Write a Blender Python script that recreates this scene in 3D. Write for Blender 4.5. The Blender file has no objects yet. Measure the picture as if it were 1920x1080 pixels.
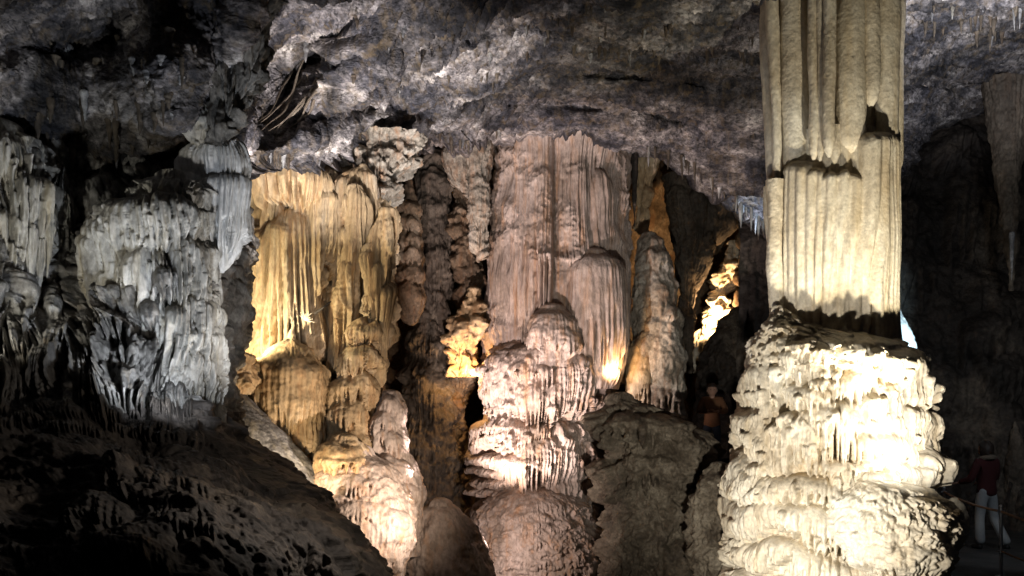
import bpy, math, random
import numpy as np
from mathutils import Vector

# ---------------------------------------------------------------- camera / world / light
W, H = 1920.0, 1080.0
F, HY, CZ = 1700.0, 780.0, 2.06           # focal length in photo pixels, horizon row, eye height
S = bpy.context.scene
C = S.collection
cam_d = bpy.data.cameras.new('camera'); cam = bpy.data.objects.new('camera', cam_d); C.objects.link(cam)
cam.location = (0, 0, CZ); cam.rotation_euler = (math.pi/2, 0, 0)
cam_d.sensor_width = 36; cam_d.lens = 36*F/W; cam_d.shift_y = (HY-H/2)/W
cam_d.clip_start = .05; cam_d.clip_end = 200
S.camera = cam
world = bpy.data.worlds.new('World'); S.world = world; world.use_nodes = True
world.node_tree.nodes['Background'].inputs[0].default_value = (.55, .6, .8, 1)
world.node_tree.nodes['Background'].inputs[1].default_value = .007
S.view_settings.view_transform = 'Standard'; S.view_settings.look = 'None'
S.view_settings.exposure = 0; S.view_settings.gamma = 1
S.render.engine = 'CYCLES'
S.cycles.max_bounces = 5; S.cycles.diffuse_bounces = 3; S.cycles.glossy_bounces = 2
S.cycles.use_denoising = True

def at(px, py, Y):
    return Vector(((px-960)/F*Y, Y, CZ+(HY-py)/F*Y))

def lamp(name, pos, aim, watts, col, angle=70, size=.12, blend=.6):
    d = bpy.data.lights.new(name, 'SPOT' if angle < 180 else 'POINT')
    d.energy = watts; d.color = col; d.shadow_soft_size = size
    if angle < 180:
        d.spot_size = math.radians(angle); d.spot_blend = blend
    o = bpy.data.objects.new(name, d); C.objects.link(o); o.location = pos
    if aim is not None:
        o.rotation_euler = (Vector(aim)-Vector(pos)).to_track_quat('-Z', 'Y').to_euler()
    return o

WARM = (1, .83, .56); WHITE = (1, .94, .83); PINK = (1, .80, .72); COOL = (.62, .76, 1); LILAC = (1, .92, .90); ORANGE = (1, .58, .25)
#LIGHTS
# white floods on the great pale column
lamp('flood_column_base', at(1735, 880, 8.8), at(1640, 640, 10.8), 190, WHITE, 120, .05, .8)
lamp('flood_column_front', at(1330, 1150, 7.2), at(1480, 830, 10.5), 850, WHITE, 80, .06)
lamp('flood_column_shaft', at(1735, 900, 8.6), at(1570, 250, 11), 700, (1, .90, .66), 60, .04)
# warm lamp between the left wall and the curtains
lamp('flood_curtain', at(448, 634, 11.45), at(500, 520, 12.8), 200, (1, .84, .54), 165, .05)
lamp('flood_curtain_low', at(900, 985, 10.0), at(640, 880, 12.2), 520, (1, .80, .64), 84, .06, 1)
lamp('flood_dome', at(575, 925, 10.5), at(545, 730, 12), 95, (1, .76, .48), 130, .05)
# floor lamp between massif and central column
lamp('flood_center', at(890, 950, 14.0), at(1030, 670, 16.2), 760, PINK, 82, .05)
lamp('flood_center_foot', at(930, 1010, 13.2), at(1010, 930, 16.0), 150, PINK, 110, .05)
lamp('flood_center_top', at(770, 940, 11.6), at(1040, 460, 16.5), 1150, (1, .80, .76), 60, .05)
# ceiling floods
lamp('flood_ceiling_left', at(600, 700, 9.5), at(650, 100, 11.9), 1500, LILAC, 62, .08)
lamp('flood_ceiling_back', at(900, 560, 12.4), at(800, 190, 14), 260, LILAC, 100, .08)
lamp('flood_ceiling_mid', at(1180, 900, 9.5), at(1150, 120, 13), 90, (.74, .80, 1), 85, .2)
lamp('flood_ceiling_right', at(1860, 330, 10), at(1850, 10, 12.6), 1100, (.92, .92, 1), 70, .2)
# cool lamps on the left wall
lamp('flood_left_wall', at(330, 740, 7.0), at(290, 470, 9.4), 115, (.80, .88, 1), 110, .05)
lamp('flood_left_edge', at(-60, 640, 6.6), at(60, 420, 8.7), 70, (1, .97, .85), 90, .06)
lamp('flood_left_drape', at(570, 720, 7.8), at(390, 330, 9.2), 95, (1, .97, .95), 110, .05)
lamp('fill_right_wall', at(2050, 520, 11.5), at(1800, 480, 18), 130, (.9, .95, 1), 110, .2)  # added fill, no real fixture: lifts the dark right wall
lamp('fill_visitor', at(2010, 700, 11.5), at(1860, 930, 14), 34, (.85, .92, 1), 100, .1)  # added weak fill, no real fixture: brightens the visitor by the rope
lamp('flood_slope', at(760, 760, 5.6), at(480, 960, 6), 55, (1, .90, .80), 120, .1)
# lamps hidden at the back
lamp('lamp_back_left', at(872, 698, 16.3), None, 60, (1, .56, .22), 180, .05)
lamp('lamp_back_cleft', at(1338, 600, 19.75), at(1345, 570, 20.7), 360, (1, .62, .30), 150, .05)
lamp('lamp_behind_column', at(1156, 700, 15.4), at(1120, 600, 16.6), 60, ORANGE, 150, .04)
lamp('lamp_blue_nook', at(1775, 690, 13.8), at(1690, 630, 15.5), 420, (.55, .84, 1), 34, .05)
lamp('lamp_blue_ceiling', at(1430, 500, 15), at(1412, 378, 17), 420, (.6, .78, 1), 26, .05)
#ENDLIGHTS

# ---------------------------------------------------------------- noise
_r = np.random.RandomState(11)
PERM = np.tile(_r.permutation(256), 3).astype(np.int32)
GR = _r.normal(size=(256, 3)); GR = (GR/np.linalg.norm(GR, axis=1, keepdims=True)).astype(np.float32)
def pn(x, y, z=0.0):
    x = np.asarray(x, np.float32); y = np.asarray(y, np.float32); z = np.asarray(z, np.float32)
    x, y, z = np.broadcast_arrays(x, y, z)
    fx, fy, fz = np.floor(x), np.floor(y), np.floor(z)
    xi, yi, zi = fx.astype(np.int32) & 255, fy.astype(np.int32) & 255, fz.astype(np.int32) & 255
    x, y, z = x-fx, y-fy, z-fz
    u, v, w = [t*t*t*(t*(t*6-15)+10) for t in (x, y, z)]
    def g(i, j, k):
        h = PERM[PERM[PERM[xi+i]+yi+j]+zi+k]
        gg = GR[h]
        return gg[..., 0]*(x-i)+gg[..., 1]*(y-j)+gg[..., 2]*(z-k)
    a = g(0,0,0)*(1-u)+g(1,0,0)*u; b = g(0,1,0)*(1-u)+g(1,1,0)*u
    c = g(0,0,1)*(1-u)+g(1,0,1)*u; d = g(0,1,1)*(1-u)+g(1,1,1)*u
    return ((a*(1-v)+b*v)*(1-w)+(c*(1-v)+d*v)*w)*1.6
def fbm(P, sc, octv=4, gain=.5, st=(1, 1, 1), off=0):
    s = 0; a = 1.0; f = sc
    for k in range(octv):
        s = s+a*pn(P[..., 0]*f*st[0]+off+k*17.3, P[..., 1]*f*st[1]+k*5.1, P[..., 2]*f*st[2]-off+k*9.7)
        a *= gain; f *= 2.03
    return s
def rid(P, sc, octv=4, gain=.55, st=(1, 1, 1), off=0):
    s = 0; a = 1.0; f = sc
    for k in range(octv):
        s = s+a*(1-2*np.abs(pn(P[..., 0]*f*st[0]+off+k*17.3, P[..., 1]*f*st[1]+k*5.1, P[..., 2]*f*st[2]-off+k*9.7)))
        a *= gain; f *= 2.03
    return s*.5
def pop(P, sc, octv=2, off=0, st=(1, 1, 1)):          # rounded coralloid bumps
    s = 0; a = 1.0; f = sc
    for k in range(octv):
        s = s+a*np.abs(pn(P[..., 0]*f*st[0]+off+k*7.3, P[..., 1]*f*st[1]+k*3.1, P[..., 2]*f*st[2]+off+k*2.7))
        a *= .55; f *= 2.1
    return s
def ss(a, b, x):
    t = np.clip((x-a)/(b-a), 0, 1); return t*t*(3-2*t)
def flute(U, V, wd, seed=0):
    ph = U/wd+2.4*pn(U/(wd*6.0), V/(wd*60.0), seed*3.7+.5)+.4*pn(U/(wd*2.6), V/(wd*36.0), seed+.3)
    a = np.abs(np.sin(np.pi*ph))**.85
    b = np.abs(np.sin(np.pi*(ph*.37+.3*pn(U/(wd*4.0), V/(wd*30.0), seed+5.3))))**.7
    return .25+.75*(.55*a+.45*b)

# ---------------------------------------------------------------- mesh helpers
def link(name, me, mat, parent=None):
    o = bpy.data.objects.new(name, me); C.objects.link(o)
    if mat is not None: me.materials.append(mat)
    if parent is not None: o.parent = parent
    return o
def raw_mesh(name, V, quads, smooth=True):
    me = bpy.data.meshes.new(name)
    V = np.ascontiguousarray(V.reshape(-1, 3), np.float32); q = np.ascontiguousarray(quads, np.int32)
    me.vertices.add(len(V)); me.vertices.foreach_set('co', V.ravel())
    me.loops.add(q.size); me.loops.foreach_set('vertex_index', q.ravel())
    me.polygons.add(len(q)); me.polygons.foreach_set('loop_start', np.arange(0, q.size, 4, dtype=np.int32))
    me.polygons.foreach_set('use_smooth', np.full(len(q), smooth))
    me.update(calc_edges=True); return me
def grid(name, P, mat, parent=None, wrap=False, flip=False):
    nv, nu = P.shape[:2]
    idx = np.arange(nv*nu).reshape(nv, nu)
    a = idx if not wrap else np.concatenate([idx, idx[:, :1]], 1)
    q = np.stack([a[:-1, :-1], a[:-1, 1:], a[1:, 1:], a[1:, :-1]], -1).reshape(-1, 4)
    if flip: q = q[:, ::-1]
    return link(name, raw_mesh(name, P, q), mat, parent)
def gnormal(P):
    du = np.gradient(P, axis=1); dv = np.gradient(P, axis=0)
    n = np.cross(du, dv); n /= np.linalg.norm(n, axis=-1, keepdims=True)+1e-9
    return n
def empty(name, loc):
    o = bpy.data.objects.new(name, None); C.objects.link(o); o.location = loc; o.empty_display_size = .2
    return o
def nth(n): return str(n)+({1: 'st', 2: 'nd', 3: 'rd'}.get(n % 10, 'th') if n not in (11, 12, 13) else 'th')
def tag(o, label, cat, group=None):
    o['label'] = label; o['category'] = cat
    if group: o['group'] = group
    return o
def struct(o, label=None):
    o['kind'] = 'structure'
    if label: o['label'] = label
    return o
def thing(name, loc, label, cat, group=None):
    return tag(empty(name, loc), label, cat, group)
def own(o, root):                                  # parent while keeping world coordinates
    o.parent = root
    o.location = -root.location
    return o

# ---------------------------------------------------------------- materials
def rock(name, cols, scale=1.2, zst=1.0, stain=None, stain_amt=.5, rough=.75, bump=.5, bscale=22, speck=.5, spec=.35, xst=1.0, patch=0):
    m = bpy.data.materials.new(name); m.use_nodes = True
    nt = m.node_tree; N = nt.nodes; Lk = nt.links; bs = N['Principled BSDF']
    def n(t, **k):
        x = N.new(t)
        for a, b in k.items(): x.inputs[a.replace('_', ' ')].default_value = b
        return x
    geo = N.new('ShaderNodeNewGeometry')
    mp = N.new('ShaderNodeMapping'); mp.inputs['Scale'].default_value = (xst, xst, zst); Lk.new(geo.outputs['Position'], mp.inputs['Vector'])
    n1 = n('ShaderNodeTexNoise', Scale=scale, Detail=9.0, Roughness=.66, Distortion=.4); Lk.new(mp.outputs[0], n1.inputs['Vector'])
    cr = N.new('ShaderNodeValToRGB'); Lk.new(n1.outputs['Fac'], cr.inputs['Fac'])
    while len(cr.color_ramp.elements) < len(cols): cr.color_ramp.elements.new(.5)
    k = len(cols)
    for i, c in enumerate(cols):
        e = cr.color_ramp.elements[i]; e.position = .34+.32*i/(k-1); e.color = (*c, 1)
    col = cr.outputs['Color']
    # fine mottling
    n2 = n('ShaderNodeTexNoise', Scale=scale*11, Detail=6.0, Roughness=.7); Lk.new(mp.outputs[0], n2.inputs['Vector'])
    r2 = N.new('ShaderNodeMapRange'); r2.inputs['From Min'].default_value = .35; r2.inputs['From Max'].default_value = .65
    r2.inputs['To Min'].default_value = 1-speck; r2.inputs['To Max'].default_value = 1+speck*.35; Lk.new(n2.outputs['Fac'], r2.inputs['Value'])
    mx = N.new('ShaderNodeVectorMath'); mx.operation = 'SCALE'; Lk.new(col, mx.inputs[0]); Lk.new(r2.outputs[0], mx.inputs['Scale'])
    col = mx.outputs[0]
    if patch:
        n5 = n('ShaderNodeTexNoise', Scale=.42, Detail=4.0, Roughness=.6, Distortion=1.2); Lk.new(mp.outputs[0], n5.inputs['Vector'])
        r5 = N.new('ShaderNodeMapRange'); r5.inputs['From Min'].default_value = .42; r5.inputs['From Max'].default_value = .58
        r5.inputs['To Min'].default_value = 1-patch; r5.inputs['To Max'].default_value = 1.15; Lk.new(n5.outputs['Fac'], r5.inputs['Value'])
        m5 = N.new('ShaderNodeVectorMath'); m5.operation = 'SCALE'; Lk.new(col, m5.inputs[0]); Lk.new(r5.outputs[0], m5.inputs['Scale']); col = m5.outputs[0]
    if stain:
        m2 = N.new('ShaderNodeMapping'); m2.inputs['Scale'].default_value = (7, 7, .55); Lk.new(geo.outputs['Position'], m2.inputs['Vector'])
        n3 = n('ShaderNodeTexNoise', Scale=1.0, Detail=5.0, Roughness=.6); Lk.new(m2.outputs[0], n3.inputs['Vector'])
        r3 = N.new('ShaderNodeMapRange'); r3.inputs['From Min'].default_value = .5; r3.inputs['From Max'].default_value = .72
        r3.inputs['To Min'].default_value = 0; r3.inputs['To Max'].default_value = stain_amt; Lk.new(n3.outputs['Fac'], r3.inputs['Value'])
        mi = N.new('ShaderNodeMix'); mi.data_type = 'RGBA'; Lk.new(r3.outputs[0], mi.inputs['Factor'])
        Lk.new(col, mi.inputs['A']); mi.inputs['B'].default_value = (*stain, 1); col = mi.outputs['Result']
    Lk.new(col, bs.inputs['Base Color'])
    b1 = n('ShaderNodeTexNoise', Scale=bscale, Detail=8.0, Roughness=.7); Lk.new(mp.outputs[0], b1.inputs['Vector'])
    b2 = n('ShaderNodeTexVoronoi', Scale=bscale*1.6); Lk.new(mp.outputs[0], b2.inputs['Vector'])
    ad = N.new('ShaderNodeMath'); ad.operation = 'MULTIPLY_ADD'; ad.inputs[1].default_value = -.35
    Lk.new(b2.outputs['Distance'], ad.inputs[0]); Lk.new(b1.outputs['Fac'], ad.inputs[2])
    bp = N.new('ShaderNodeBump'); bp.inputs['Strength'].default_value = bump; bp.inputs['Distance'].default_value = .03
    Lk.new(ad.outputs[0], bp.inputs['Height']); Lk.new(bp.outputs[0], bs.inputs['Normal'])
    rr = N.new('ShaderNodeMapRange'); rr.inputs['To Min'].default_value = rough-.2; rr.inputs['To Max'].default_value = min(1, rough+.15)
    Lk.new(n2.outputs['Fac'], rr.inputs['Value']); Lk.new(rr.outputs[0], bs.inputs['Roughness'])
    bs.inputs['Specular IOR Level'].default_value = spec
    return m
def plain(name, c, rough=.7, metal=0, emit=None, es=0):
    m = bpy.data.materials.new(name); m.use_nodes = True; nt = m.node_tree; b = nt.nodes['Principled BSDF']
    nz = nt.nodes.new('ShaderNodeTexNoise'); nz.inputs['Scale'].default_value = 30; nz.inputs['Detail'].default_value = 5
    mr = nt.nodes.new('ShaderNodeMapRange'); mr.inputs['To Min'].default_value = .7; mr.inputs['To Max'].default_value = 1.2
    vm = nt.nodes.new('ShaderNodeVectorMath'); vm.operation = 'SCALE'; vm.inputs[0].default_value = c
    nt.links.new(nz.outputs['Fac'], mr.inputs['Value']); nt.links.new(mr.outputs[0], vm.inputs['Scale']); nt.links.new(vm.outputs[0], b.inputs['Base Color'])
    b.inputs['Roughness'].default_value = rough; b.inputs['Metallic'].default_value = metal
    if emit:
        b.inputs['Emission Color'].default_value = (*emit, 1); b.inputs['Emission Strength'].default_value = es
    return m

M_CEIL = rock('ceiling_rock', [(.02,.02,.027), (.07,.07,.085), (.28,.26,.265), (.74,.70,.68)], 1.1, 1.8, speck=.9, patch=.6, bump=1.0, bscale=15, rough=.8, stain=(.28,.20,.10), stain_amt=.35)
M_PALE = rock('pale_flowstone', [(.48,.40,.29), (.66,.585,.46), (.77,.72,.61)], 1.6, .7, stain=(.55,.40,.20), stain_amt=.4, speck=.30, bump=.32, bscale=24)
M_PINK = rock('pink_flowstone', [(.22,.17,.13), (.42,.34,.29), (.56,.47,.42)], 1.2, .5, stain=(.45,.24,.11), stain_amt=.6, speck=.4, bump=.5)
M_WARM = rock('tan_flowstone', [(.24,.16,.08), (.46,.34,.20), (.62,.52,.38)], 1.1, .5, stain=(.42,.22,.09), stain_amt=.55, speck=.4, bump=.5)
M_GREY = rock('grey_flowstone', [(.08,.08,.085), (.26,.26,.27), (.52,.52,.52)], 1.3, .8, stain=(.34,.30,.20), stain_amt=.4, speck=.6, bump=.8, bscale=18)
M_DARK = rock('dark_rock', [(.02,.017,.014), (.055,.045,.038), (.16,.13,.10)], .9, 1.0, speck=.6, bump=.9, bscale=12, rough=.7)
M_STAL = rock('tan_mottled_stone', [(.16,.13,.10), (.36,.32,.26), (.55,.51,.44)], 2.0, .8, stain=(.32,.16,.07), stain_amt=.65, speck=.5, bump=.5)
M_SHADE = rock('shaded_rock', [(.045,.036,.027), (.11,.09,.07), (.21,.175,.135)], 1.6, .7, stain=(.12,.07,.04), stain_amt=.4, speck=.5, bump=.8, bscale=10)  # darker stone for dim formations, their shade put into the colour
M_WALL = rock('left_wall_rock', [(.06,.055,.05), (.18,.17,.155), (.40,.385,.36)], 1.3, .8, stain=(.20,.15,.09), stain_amt=.4, speck=.6, bump=.8, bscale=16)
M_DRIP = rock('grey_white_flowstone', [(.18,.165,.14), (.42,.40,.36), (.64,.62,.58)], 1.6, .5, stain=(.36,.30,.19), stain_amt=.6, speck=.4, bump=.6, bscale=20)
M_BROWN = rock('brown_rock', [(.06,.04,.025), (.17,.12,.075), (.32,.25,.18)], 1.2, .8, stain=(.25,.12,.05), stain_amt=.5, speck=.5, bump=.8, bscale=14)
M_MOTTLE = rock('mottled_stone', [(.06,.046,.033), (.14,.112,.08), (.26,.22,.165)], 2.2, 1.0, speck=.5, bump=.6, bscale=12)
M_WHITE = rock('white_calcite', [(.50,.49,.47), (.66,.65,.63), (.80,.79,.77)], 2.0, .5, stain=(.5,.42,.28), stain_amt=.3, speck=.3, bump=.4)
M_RIB = rock('brown_drapery_stone', [(.06,.05,.04), (.15,.12,.09), (.26,.22,.17)], 3, 1, speck=.4, bump=.3)
M_FLOOR = rock('cave_floor_rock', [(.04,.04,.04), (.08,.08,.08), (.14,.13,.12)], 2.5, 1.0, speck=.4, bump=.4, rough=.5)

# ---------------------------------------------------------------- relief in photo rows: lobes, fringes
def lobes(D, U, PX, PY, L, wd=9, seed=0, lf=.22):
    fl = flute(U, PY, wd, seed); jf = pn(PX/6.0, PY/40.0, seed+1.2); ts = np.clip(.5+1.3*pn(U/wd/.62, PY/200.0, seed+9.), 0, 1)
    jit = pn(PX/22.0, PY/60.0, seed+4.2)
    for l in L:
        x, t, w, ln, p = l[:5]; arch = l[5] if len(l) > 5 else .4*w; tilt = l[6] if len(l) > 6 else 0
        s = (PX-x)/w
        sel = (np.abs(s) < 1)
        if not sel.any(): continue
        s = s[sel]
        d = PY[sel]-(t+arch*s*s+tilt*s+5*jit[sel])
        f = fl[sel]
        Lr = ln*(1-.30*s*s)*(.52+.52*ts[sel]+.16*jit[sel])+3*jf[sel]
        r = min(.30*ln, .5*w)+3
        rise = np.sqrt(np.clip(1-(1-np.clip(d/r, 0, 1))**2, 0, 1))
        side = np.clip(1-s*s, 0, 1)**.38
        cut = np.clip((Lr-d)/(3.0+.05*ln), 0, 1)**.7
        h = p*rise*side*(1-lf+lf*f*np.clip(d/r-.4, 0, 1))*(1-.22*np.clip(d/(Lr+1), 0, 1)**2)
        h = np.where(d > 0, h*cut, 0)
        D[sel] = np.maximum(D[sel], h)
    return D
def rand_lobes(seed, n, x0, x1, y0, y1, w=(18, 45), ln=(25, 70), p=(.08, .25)):
    r = random.Random(seed)
    return [(r.uniform(x0, x1), r.uniform(y0, y1), r.uniform(*w), r.uniform(*ln), r.uniform(*p)) for _ in range(n)]

def column(name, mat, Y, rows, L=(), parent=None, wd=9, seed=0, depth=1.0, step=2.2, flute_amp=.03, rough_amp=.05, pops=.02,
           lobscale=1.0, rnd=None, top_close=True, st=(1, 1, 1), terr=0, inset=True, lean=None, warp=9, iso=0, ici=0, iw=(3, 7), il=(24, 80), ip=(.04, .12)):
    """solid flowstone body: silhouettes per row (py, left, right) at depth Y, relief over it"""
    rows = sorted(rows); py = np.array([r[0] for r in rows], float)
    n = max(8, int((py[-1]-py[0])/step)); PYr = np.linspace(py[0], py[-1], n)
    l = np.interp(PYr, py, [r[1] for r in rows]); r_ = np.interp(PYr, py, [r[2] for r in rows])
    ker = np.ones(5)/5
    l = np.convolve(np.pad(l, 2, 'edge'), ker, 'valid'); r_ = np.convolve(np.pad(r_, 2, 'edge'), ker, 'valid')
    cx = (l+r_)/2; R = (r_-l)/2
    nu = int(max(48, min(900, np.pi*2*R.max()/step)))
    th = np.linspace(-np.pi, np.pi, nu, endpoint=False)
    TH, PY = np.meshgrid(th, PYr)
    Rr = R[:, None]; PX = cx[:, None]+Rr*np.sin(TH); U = cx[:, None]+Rr.max()*TH*.9
    m = Y/F
    Yc = Y if lean is None else Y+np.interp(PYr, [a for a, b in lean], [b for a, b in lean])[:, None]
    P = np.stack([(cx[:, None]-960)*m+Rr*m*np.sin(TH), Yc-Rr*m*np.cos(TH)*depth+0*PY, CZ+(HY-PY)*m], -1)
    Nn = np.stack([np.sin(TH), -np.cos(TH), 0*TH], -1)
    D = np.zeros_like(PX)
    PYw = PY+warp*pn(TH*1.7+seed*3.1, PY/130.0)
    if L: lobes(D, U, PX, PYw, L, wd, seed)
    if rnd: lobes(D, U, PX, PYw, rnd, wd, seed+2)
    D *= lobscale*(1-.38*np.abs(np.sin(TH))**6)
    if ici:
        r = random.Random(seed+5); D2 = np.zeros_like(D); I = []
        for _ in range(ici):
            y = r.uniform(PYr[0]+5, PYr[-1]-20); a, b = np.interp(y, PYr, l), np.interp(y, PYr, r_)
            I.append((r.uniform(a, b), y, r.uniform(*iw), r.uniform(*il), r.uniform(*ip), 3))
        lobes(D2, U, PX, PY, I, wd, seed+5, .05); D += D2
    amp = .55+.9*np.clip(.5+fbm(P, .9, 2, off=seed), 0, 1)
    fm = ss(.35, .95, R/R.max())[:, None]*(.35+.65*ss(-.25, .25, pn(U/(wd*9), PY/(wd*9), seed+2.)))
    D += (flute_amp*(flute(U, PY, wd, seed)-.7)*amp+flute_amp*.45*(flute(U, PY, wd*.43, seed+9)-.7))*fm
    if terr:
        ph = PY/26.0+1.3*pn(PX/70.0, PY/60., seed+8)+.5*pn(PX/22.0, PY/30., seed+3)
        fr = ph-np.floor(ph); D += terr*(np.sqrt(fr)*(1-ss(.86, 1, fr)))
    D += rough_amp*fbm(P, 2.2, 4, .55, st, seed)+pops*(pop(P, 9, 2, seed, st)-.3)
    if iso: D += iso*rid(P, 1.9, 4, .6, off=seed)*ss(-.2, .3, fbm(P, .8, 2, off=seed+3))
    if inset:
        side = np.abs(np.sin(TH[0])) > .85; off = np.percentile(D[:, side], 75, axis=1); kk = max(3, int(70/step)); kk += 1-kk % 2
        off = np.convolve(np.pad(off, kk//2, 'edge'), np.ones(kk)/kk, 'valid'); D = D-np.minimum(off, R*m*.6)[:, None]
    P = P+Nn*D[..., None]
    if top_close:                                   # round the top over
        c = P[0].mean(0); k = 5; ring = []
        for i in range(k):
            f = math.cos((i+1)/k*math.pi/2); q = c+(P[0]-c)*f; q[:, 2] = P[0, :, 2]+R[0]*m*.45*math.sin((i+1)/k*math.pi/2); ring.insert(0, q)
        P = np.concatenate([np.stack(ring), P], 0)
    o = grid(name, P, mat, None, wrap=True, flip=True)
    if parent: own(o, parent)
    return o

def tube(path, radii, sides=14, noise=.0, seed=0, flat=1.0):
    pts = [Vector(p) for p in path]; n = len(pts); V = []
    for i, p in enumerate(pts):
        t = (pts[min(i+1, n-1)]-pts[max(i-1, 0)]).normalized()
        a = Vector((1, 0, 0)) if abs(t.x) < .8 else Vector((0, 1, 0)); b = t.cross(a).normalized(); a = b.cross(t).normalized()
        for k in range(sides):
            th = 2*math.pi*k/sides; rr = radii[i]*(1+noise*math.sin(k*2.3+seed+i*.31)+noise*.6*math.sin(k*5.1+seed*2+i*.9))
            V.append(p+a*math.cos(th)*rr+b*math.sin(th)*rr*flat)
    V = np.array([tuple(v) for v in V]).reshape(n, sides, 3)
    return V
def tube_obj(name, path, radii, mat, parent=None, **k):
    V = tube(path, radii, **k)
    o = grid(name, V, mat, None, wrap=True)
    if parent: own(o, parent)
    return o

# thin-plate interpolation of scattered depth samples
def tps(pts):
    A = np.array(pts, float); X = A[:, :2]/500.0; v = A[:, 2]; n = len(A)
    r = np.linalg.norm(X[:, None]-X[None], axis=-1); K = np.where(r > 0, r*r*np.log(r+1e-12), 0)+np.eye(n)*.01
    Pm = np.c_[np.ones(n), X]; M = np.block([[K, Pm], [Pm.T, np.zeros((3, 3))]])
    w = np.linalg.solve(M, np.r_[v, np.zeros(3)])
    def f(px, py):
        a, b = px/500.0, py/500.0; out = w[n]+w[n+1]*a+w[n+2]*b
        for i in range(n):
            r = np.hypot(a-X[i, 0], b-X[i, 1]); out = out+w[i]*np.where(r > 0, r*r*np.log(r+1e-12), 0)
        return out
    return f
def to_cam(N, P):
    v = np.array([0, 0, CZ])-P
    s = np.sign((N*v).sum(-1, keepdims=True)); s[s == 0] = 1
    return N*s
def unproj(PX, PY, Y):
    return np.stack([(PX-960)/F*Y, Y, CZ+(HY-PY)/F*Y], -1)

# ================================================================ the cave itself
def boundary(pts):
    a = np.array(sorted(pts), float); return lambda x: np.interp(x, a[:, 0], a[:, 1])

# ---- ceiling
ceil_edge = boundary([(-700,330),(-300,300),(0,265),(100,270),(180,300),(250,300),(330,292),(400,288),(470,293),(545,301),(600,286),(700,262),(800,241),(900,233),
                      (960,240),(1100,240),(1180,252),(1280,296),(1340,335),(1390,392),(1440,425),(1560,430),(1690,330),(1750,240),(1850,190),(1920,170),(2600,120)])
cd = tps([(-700,-300,4.2),(0,-300,5.2),(600,-300,6.8),(1200,-300,7.6),(1900,-300,8.2),(2600,-300,8.5),
          (-700,0,5.6),(0,0,7.2),(200,0,8.2),(330,0,8.2),(430,0,8.3),(520,0,9.3),(700,0,10.2),(960,0,10.8),(1200,0,11.0),(1450,0,11.2),(1700,0,12.),(1920,0,12.3),(2600,0,12),
          (0,120,8.0),(120,100,8.8),(250,120,8.6),(380,120,8.5),(430,180,8.9),(520,130,11.2),(580,110,11.4),(500,200,11.4),(650,100,11.0),(800,120,12.2),(1000,120,13.2),(1250,120,13.2),(1400,120,13.4),(1750,110,14.5),(1920,110,15),(2600,100,15),
          (0,250,8.8),(120,220,9.0),(200,290,9.6),(250,250,9.5),(330,280,9.8),(400,230,9.6),(460,285,11.0),(545,298,11.9),(620,230,12.2),(650,270,13),(760,240,14.4),(900,225,15.2),(1000,225,15.3),(1100,230,15.3),(1170,240,15.5),(1280,290,16.4),(1300,220,15.5),(1400,260,15.2),(1400,380,16.6),
          (1560,300,16),(1560,430,17.5),(1750,230,17.5),(1920,170,18),(2600,120,18)])
us = np.linspace(-700, 2500, 1340); vs = np.linspace(0, 1, 320)
eb = ceil_edge(us)+5*pn(us/25.0, .3)+4*pn(us/9.0, 7.3)
PX = np.broadcast_to(us, (320, 1340)).copy(); PY = -420+(eb[None]+420)*vs[:, None]
Yd = cd(PX, PY)
# big folds seen in the photograph: hanging bosses (negative) and hollows (positive)
def blob(px, py, x, y, rx, ry, a=0):
    c, s = math.cos(a), math.sin(a); dx, dy = px-x, py-y
    return np.exp(-(((dx*c+dy*s)/rx)**2+((-dx*s+dy*c)/ry)**2)*1.2)
for (x, y, rx, ry, a, d) in [(545,150,105,40,-.85,2.2),(600,70,45,28,-.5,.9),(740,203,85,11,.12,.8),(300,150,80,90,0,-.7),(455,60,38,110,.2,-.8),(120,80,110,60,0,.8),
                             (210,330,40,40,0,.6),(280,260,60,25,.1,-.3),(650,170,40,120,.7,-.5),(330,215,60,22,-.2,-.4),(395,200,16,60,.1,.5),(30,130,50,30,0,-.4),(220,60,30,80,0,.6),
                             (500,120,60,30,-.9,.8),(610,215,90,14,-.45,.5),(560,265,60,10,-.3,-.3),(430,250,40,14,0,-.4),(880,170,110,16,.15,.35),(700,90,120,18,-.3,.4),(820,60,90,16,-.2,.3),(1000,40,130,20,.1,.25),(1280,90,150,14,.06,.3),(1200,140,170,12,.05,.3),(1150,200,150,14,.08,.35),(1330,230,130,12,.14,.35),(1780,30,90,25,0,-.3),(1800,150,150,16,-.1,.5)]:
    Yd = Yd+d*blob(PX, PY, x, y, rx, ry, a)
P = unproj(PX, PY, Yd)
N0 = to_cam(gnormal(P), P)
right = ss(850, 1100, PX); mid = ss(480, 640, PX)*(1-right); left = 1-ss(420, 560, PX)
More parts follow.
